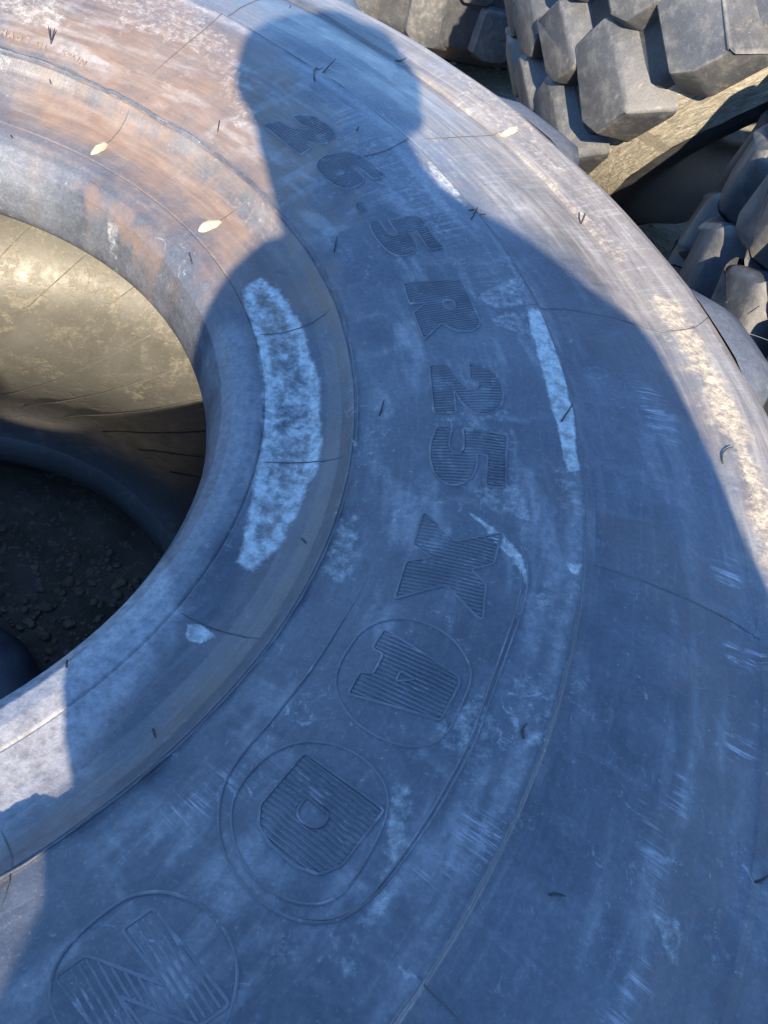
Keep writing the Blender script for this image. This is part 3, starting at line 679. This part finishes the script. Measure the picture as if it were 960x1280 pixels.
def bg_tyre(label, centre, axis, up, Rr, W, mat, side_mat, rows, nper, lug, spin=0.0, group=None, mudside=-1, bev=.006, skew=.0):
    """axis = direction of the wheel axis; rows = [(across position -1..1, phase, length)]"""
    a = Vector(axis).normalized(); u = Vector(up); u = (u - a * u.dot(a)).normalized(); v = a.cross(u)
    e = empty('lug_tyre', label, 'tyre')
    M = Matrix((( u.x, v.x, a.x, centre[0]), (u.y, v.y, a.y, centre[1]), (u.z, v.z, a.z, centre[2]), (0, 0, 0, 1)))
    e.matrix_world = M
    h = W / 2; r0 = Rr - lug[2]; fs = Rr / .87
    th = np.linspace(0, 2 * math.pi, 121)[:-1]
    def rev(name, pr, m, jit=0.0):
        pr = catmull(pr, 5); n = len(pr); Tt, J = np.meshgrid(th, np.arange(n), indexing='ij')
        rr = pr[J, 0]; zz = pr[J, 1]
        if jit:
            rr = rr + jit * fbm(Tt * 9, J * .9, 3)
            zz = zz + jit * .8 * fbm(Tt * 14 + 4, J * 1.3, 3)
        V = np.stack([rr * np.cos(Tt), rr * np.sin(Tt), zz], -1).reshape(-1, 3)
        sl = np.concatenate([[0], np.cumsum(np.hypot(*np.diff(pr, axis=0).T))])
        uv = np.stack([Tt * .8, sl[J]], -1).reshape(-1, 2)
        return mesh_obj(name, V, grid_faces(len(th), n, True), m, e, True, uv)
    rev('tread_casing', [(r0 - .03 * fs, -h * .96), (r0 - .008 * fs, -h * .90), (r0, -h * .7), (r0 + .006, 0), (r0, h * .7), (r0 - .008 * fs, h * .90), (r0 - .03 * fs, h * .96)], M_C)  # dark rubber chosen to blacken the shaded gaps between lugs
    for sg in (-1, 1):
        p = [(r0 - .03 * fs, sg * h * .96), (r0 - .09 * fs, sg * h * 1.10), (r0 - .16 * fs, sg * h * 1.22), (r0 - .23 * fs, sg * h * 1.26), (r0 - .34 * fs, sg * h * 1.1), (r0 - .44 * fs, sg * h * .84), (r0 - .50 * fs, sg * h * .80), (r0 - .52 * fs, sg * h * .70)]
        if sg == mudside:
            rev('buttress', (p[:3] if sg > 0 else p[2::-1]), side_mat, .005)
            p = p[2:]
        rev('sidewall', p if sg > 0 else p[::-1], M_C if sg == mudside else mat)
    li = [(r0 - .52 * fs, -h * .70), (r0 - .44 * fs, -h * .76), (r0 - .3 * fs, -h * .93), (r0 - .12 * fs, -h * .86), (r0 - .05 * fs, -h * .5), (r0 - .04 * fs, 0), (r0 - .05 * fs, h * .5), (r0 - .12 * fs, h * .86), (r0 - .3 * fs, h * .93), (r0 - .44 * fs, h * .76), (r0 - .52 * fs, h * .70)]
    rev('inner_liner', li[::-1], M_LINER)
    meshes = {}
    for (pos, phase, ln, wd) in rows:
        for k in range(nper):
            key = (round(ln, 3), round(wd, 3), (k * 7 + int(pos * 10)) % 4)
            if key not in meshes:
                meshes[key] = block(wd, ln, lug[2] + .012, .12, 'lug', min(ln, wd) * .16, key[2], bev); meshes[key].materials.append(mat)
            t = spin + (k + phase) * 2 * math.pi / nper
            o = link(bpy.data.objects.new('tread_lug', meshes[key]), e)
            drop = .02 * pos * pos * 1.2
            rr = r0 - .010 - drop
            # local frame: x -> axis, y -> tangent, z -> radial
            rad = Vector((math.cos(t), math.sin(t), 0)); tan = Vector((-math.sin(t), math.cos(t), 0)); ax = Vector((0, 0, 1))
            tilt = -pos * .12
            zr = (rad * math.cos(tilt) - ax * math.sin(tilt) * -1 * 1).normalized() if False else rad
            sgx = -1
            q = .08 * math.sin(k * 2.7 + pos * 5) + skew * (1 if pos > 0 else -1)
            X = (ax * math.cos(q) + tan * math.sin(q)) * sgx; Y = zr.cross(X)
            c = rad * rr + ax * (pos * h)
            o.matrix_local = Matrix(((X.x, Y.x, zr.x, c.x), (X.y, Y.y, zr.y, c.y), (X.z, Y.z, zr.z, c.z), (0, 0, 0, 1)))
    return e
def cam_vec(x, y, f, px):
    """direction from image-right, image-up and away-from-lens amounts at a pixel"""
    F = ray(px); F = F / np.linalg.norm(F); Rv = CR - F * CR.dot(F); Rv /= np.linalg.norm(Rv); Uv = np.cross(Rv, F)
    return Rv * x + Uv * y + F * f
# tyre B: tilted tread with big blocks, behind the main tyre
pxB = (745, 95)
aB = cam_vec(-.28, .90, .36, pxB); nB = cam_vec(-.77, .02, -.64, pxB); nB = nB - aB * aB.dot(nB) / aB.dot(aB); nB /= np.linalg.norm(nB); aB /= np.linalg.norm(aB)
SB = .77                                                # a smaller loader size (1.3 m across), standing tilted on the ground
QB = at_depth(pxB, 1.78 * SB)
cB = QB - nB * .86 * SB + aB * .21 * SB
ROWSB = [(a_, b_, c_ * SB, d_ * SB) for a_, b_, c_, d_ in ((-.70, 0, .25, .200), (-.22, .5, .19, .175), (.18, 0, .17, .175), (.52, .5, .14, .17), (.84, 0, .16, .18))]
bg_tyre('tilted tyre with big pale tread blocks and tan fibrous sidewall behind the lying tyre', cB, aB, nB, .87 * SB, .62 * SB, M_B, M_MUD, ROWSB, 21, (.16, .17, .060 * SB), 0.02, 'spare lug tyres behind', -1, .007)
pxC = (862, 280)
aC = cam_vec(.50, .96, -.3, pxC); aC /= np.linalg.norm(aC)
sideC = np.cross(ray(pxC), aC); sideC /= np.linalg.norm(sideC)
if sideC.dot(CR) < 0: sideC = -sideC
cC = at_depth(pxC, 1.40) + sideC * .62 + aC * .025
ROWSC = [(-.76, 0, .13, .125), (-.38, .5, .13, .125), (.0, 0, .13, .125), (.38, .5, .13, .125), (.76, 0, .13, .125)]
bg_tyre('dark grey tyre with worn rounded tread blocks at the right edge', cC, aC, -sideC, .62, .62, M_C, M_C, ROWSC, 24, (.16, .17, .06), 0.1, 'spare lug tyres behind', 0, .016, .25)
dD = ray((520, 30)); tD = (.15 - CAM[2]) / dD[2]; QD = CAM + dD * tD; hD = np.array([dD[0], dD[1], 0]); hD /= np.linalg.norm(hD)
cD = np.array([QD[0], QD[1], .375]) + hD * .80
ROWSD = [(-.70, 0, .17, .155), (-.24, .5, .12, .15), (.24, 0, .12, .15), (.70, .5, .17, .155)]
bg_tyre('pale worn tread of the farthest tyre above the lying tyre', cD, (0, 0, 1), -hD, .80, .60, M_D, M_D, ROWSD, 22, (.16, .17, .03), 0.05, 'spare lug tyres behind', 0)

# ------------------------------------------------------------------ photographer and phone
SV_ = np.array([.9742, .2258]); AV_ = np.array([.2258, -.9742])
def bp(s, a, z): xy = SV_ * s + AV_ * a; return np.array([xy[0], xy[1], z + ZB])
PERSON = empty('person', 'person in a dark jacket behind the tyre, whose shadow falls on it', 'person', tuple(bp(.5, 1.02, -ZB)))
PC = np.array(PERSON.location)
def skin_obj(name, nodes, edges, mat, root=0, sub=2):
    me = bpy.data.meshes.new(name); me.from_pydata([tuple(np.array(n[0]) - PC) for n in nodes], edges, [])
    o = link(bpy.data.objects.new(name, me), PERSON)
    m = o.modifiers.new('skin', 'SKIN'); m.use_smooth_shade = True; m.branch_smoothing = .6
    for i, n in enumerate(nodes):
        r = n[1]; me.skin_vertices[0].data[i].radius = (r, r) if not isinstance(r, tuple) else r
        me.skin_vertices[0].data[i].use_root = (i == root)
    s = o.modifiers.new('sub', 'SUBSURF'); s.levels = sub; s.render_levels = sub
    me.materials.append(mat); return o
# phone just behind the lens
PHC = CAM - CF * .008 + CR * .022 - CU * .055
hl = PHC - CR * .045 - CU * .035 - CF * .012; hr = PHC + CR * .045 - CU * .035 - CF * .012
N = {}
def body_nodes():
    nd, ed, ix = [], [], {}
    def add(k, p, r, par=None):
        ix[k] = len(nd); nd.append((np.array(p), r))
        if par: ed.append((ix[par], ix[k]))
    add('pelvis', bp(.52, 1.02, .28), .115)
    add('waist', bp(.52, .93, .42), .125, 'pelvis')
    add('chest', bp(.525, .82, .55), .14, 'waist')
    add('upper', bp(.51, .74, .650), .12, 'chest')
    add('neck', bp(.405, .68, .700), .088, 'upper')
    add('neck2', bp(.352, .655, .745), .098, 'neck')
    add('jaw', bp(.345, .625, .785), .104, 'neck2')
    add('skull', bp(.332, .625, .835), .104, 'jaw')
    add('crown', bp(.332, .64, .88), .072, 'skull')
    add('ear_l', bp(.240, .64, .808), .018, 'skull'); add('ear_r', bp(.452, .64, .815), .014, 'skull')
    nf = -AV_
    nose = bp(.355, .525, .795); add('nose', nose, .011, 'jaw')
    add('shr', bp(.645, .76, .660), .088, 'upper'); add('elr', bp(.705, .68, .30), .056, 'shr')
    add('wrr', hr - CF * .02 - CU * .07 + CR * .03, .030, 'elr'); add('palmr', hr - CU * .01 + CR * .006, .026, 'wrr')
    add('shl', bp(.356, .66, .588), .080, 'upper'); add('ell', bp(.352, .62, .26), .062, 'shl')
    add('wrl', hl - CF * .02 - CU * .07 - CR * .02, .030, 'ell'); add('palml', hl - CU * .01 - CR * .006, .026, 'wrl')
    for tag, hp, sg in (('l', hl, 1), ('r', hr, -1)):
        for k in range(4):
            L = (.050, .056, .052, .040)[k]; base = hp + CU * (.028 - .018 * k)
            add(f'k{tag}{k}', base + CF * .014 - CR * sg * .006, .0085, 'palm' + tag)
            add(f'm{tag}{k}', base + CF * .026 + CR * sg * .014, .008, f'k{tag}{k}')
            add(f'f{tag}{k}', base + CF * .0245 + CR * sg * (L - .014), .007, f'm{tag}{k}')
        add(f't{tag}1', hp + CU * .02 - CF * .006, .010, 'palm' + tag); add(f't{tag}2', hp + CU * .045 - CF * .004 + CR * sg * .016, .009, f't{tag}1')
    for tag, s in (('l', .43), ('r', .61)):
        add('hip' + tag, bp(s, 1.03, .20), .095, 'pelvis'); add('knee' + tag, bp(s, 1.00, -.13), .062, 'hip' + tag)
        add('ank' + tag, bp(s, 1.03, -.53), .042, 'knee' + tag); add('toe' + tag, bp(s + .01, .92, -.59), .028, 'ank' + tag)
    return nd, ed, ix
nd, ed, ix = body_nodes()
body = skin_obj('body', nd, ed, M_SKIN)
# jacket: torso and sleeves a little larger than the body
def sub_skin(name, keys, grow, mat, root):
    ks = [k for k in keys]; mp = {ix[k]: i for i, k in enumerate(ks)}
    n2 = [(nd[ix[k]][0], nd[ix[k]][1] + grow.get(k, .018)) for k in ks]
    e2 = [(mp[a], mp[b]) for a, b in ed if a in mp and b in mp]
    return skin_obj(name, n2, e2, mat, mp[ix[root]])
sub_skin('jacket', ['pelvis', 'waist', 'chest', 'upper', 'neck', 'shr', 'elr', 'wrr', 'shl', 'ell', 'wrl'], {'pelvis': .11, 'waist': .085, 'elr': .03, 'ell': .03, 'neck': .018, 'upper': .035, 'chest': .035, 'wrr': .014, 'wrl': .014}, M_JACKET, 'pelvis')
sub_skin('trousers', ['pelvis', 'waist', 'hipl', 'kneel', 'ankl', 'hipr', 'kneer', 'ankr'], {'pelvis': .012, 'waist': .004}, M_TROUSER, 'pelvis')
for tag in 'lr':
    sub_skin('shoe', ['ank' + tag, 'toe' + tag], {'ank' + tag: .008, 'toe' + tag: .014}, M_HAIRB, 'ank' + tag)
# hair cap
bm = bmesh.new(); bmesh.ops.create_uvsphere(bm, u_segments=28, v_segments=18, radius=1)
hc = bp(.338, .645, .850); zx = np.array([*SV_, 0]); ax_ = np.array([*AV_, 0])
for v in list(bm.verts):
    if v.co.z < -.35 or (v.co.y < -.55 and v.co.z < .25): bm.verts.remove(v)
for v in bm.verts:
    k = 1 + .03 * math.sin(9 * v.co.x + 5 * v.co.y)
    p = hc + zx * v.co.x * .104 * k + ax_ * v.co.y * .105 * k + np.array([-.10 * zx[0] * v.co.z * .0, 0, 1]) * v.co.z * .098 * k
    v.co = Vector(p - PC)
me = bpy.data.meshes.new('hair'); bm.to_mesh(me); bm.free(); me.materials.append(M_HAIRB); me.polygons.foreach_set('use_smooth', [True] * len(me.polygons)); link(bpy.data.objects.new('hair', me), PERSON)
for s in (.315, .385):                                  # eyes
    bm = bmesh.new(); bmesh.ops.create_uvsphere(bm, u_segments=12, v_segments=8, radius=.011, matrix=Matrix.Translation(Vector(bp(s, .556, .825) - PC)))
    me = bpy.data.meshes.new('eye'); bm.to_mesh(me); bm.free(); me.materials.append(M_GLASS); link(bpy.data.objects.new('eye', me), PERSON)
# phone
PH = empty('phone', 'dark phone held up by the person over the tyre', 'phone', tuple(PHC))
PH.matrix_world = Matrix(((CR[0], CU[0], -CF[0], PHC[0]), (CR[1], CU[1], -CF[1], PHC[1]), (CR[2], CU[2], -CF[2], PHC[2]), (0, 0, 0, 1)))
def rbox(name, sx, sy, sz, loc, bev, mat):
    bm = bmesh.new(); bmesh.ops.create_cube(bm, size=1)
    for v in bm.verts: v.co = Vector((v.co.x * sx + loc[0], v.co.y * sy + loc[1], v.co.z * sz + loc[2]))
    es = [e for e in bm.edges if abs((e.verts[0].co - e.verts[1].co).z) > sz * .5]
    bmesh.ops.bevel(bm, geom=es, offset=bev, segments=4, profile=.5, affect='EDGES')
    me = bpy.data.meshes.new(name); bm.to_mesh(me); bm.free(); me.materials.append(mat); return link(bpy.data.objects.new(name, me), PH)
rbox('shell', .074, .150, .008, (0, 0, 0), .010, M_PHONE)
rbox('screen', .068, .144, .0006, (0, 0, .0044), .008, M_GLASS)
rbox('lens_ring', .012, .012, .0010, (-.022, .055, -.0046), .004, M_GLASS)
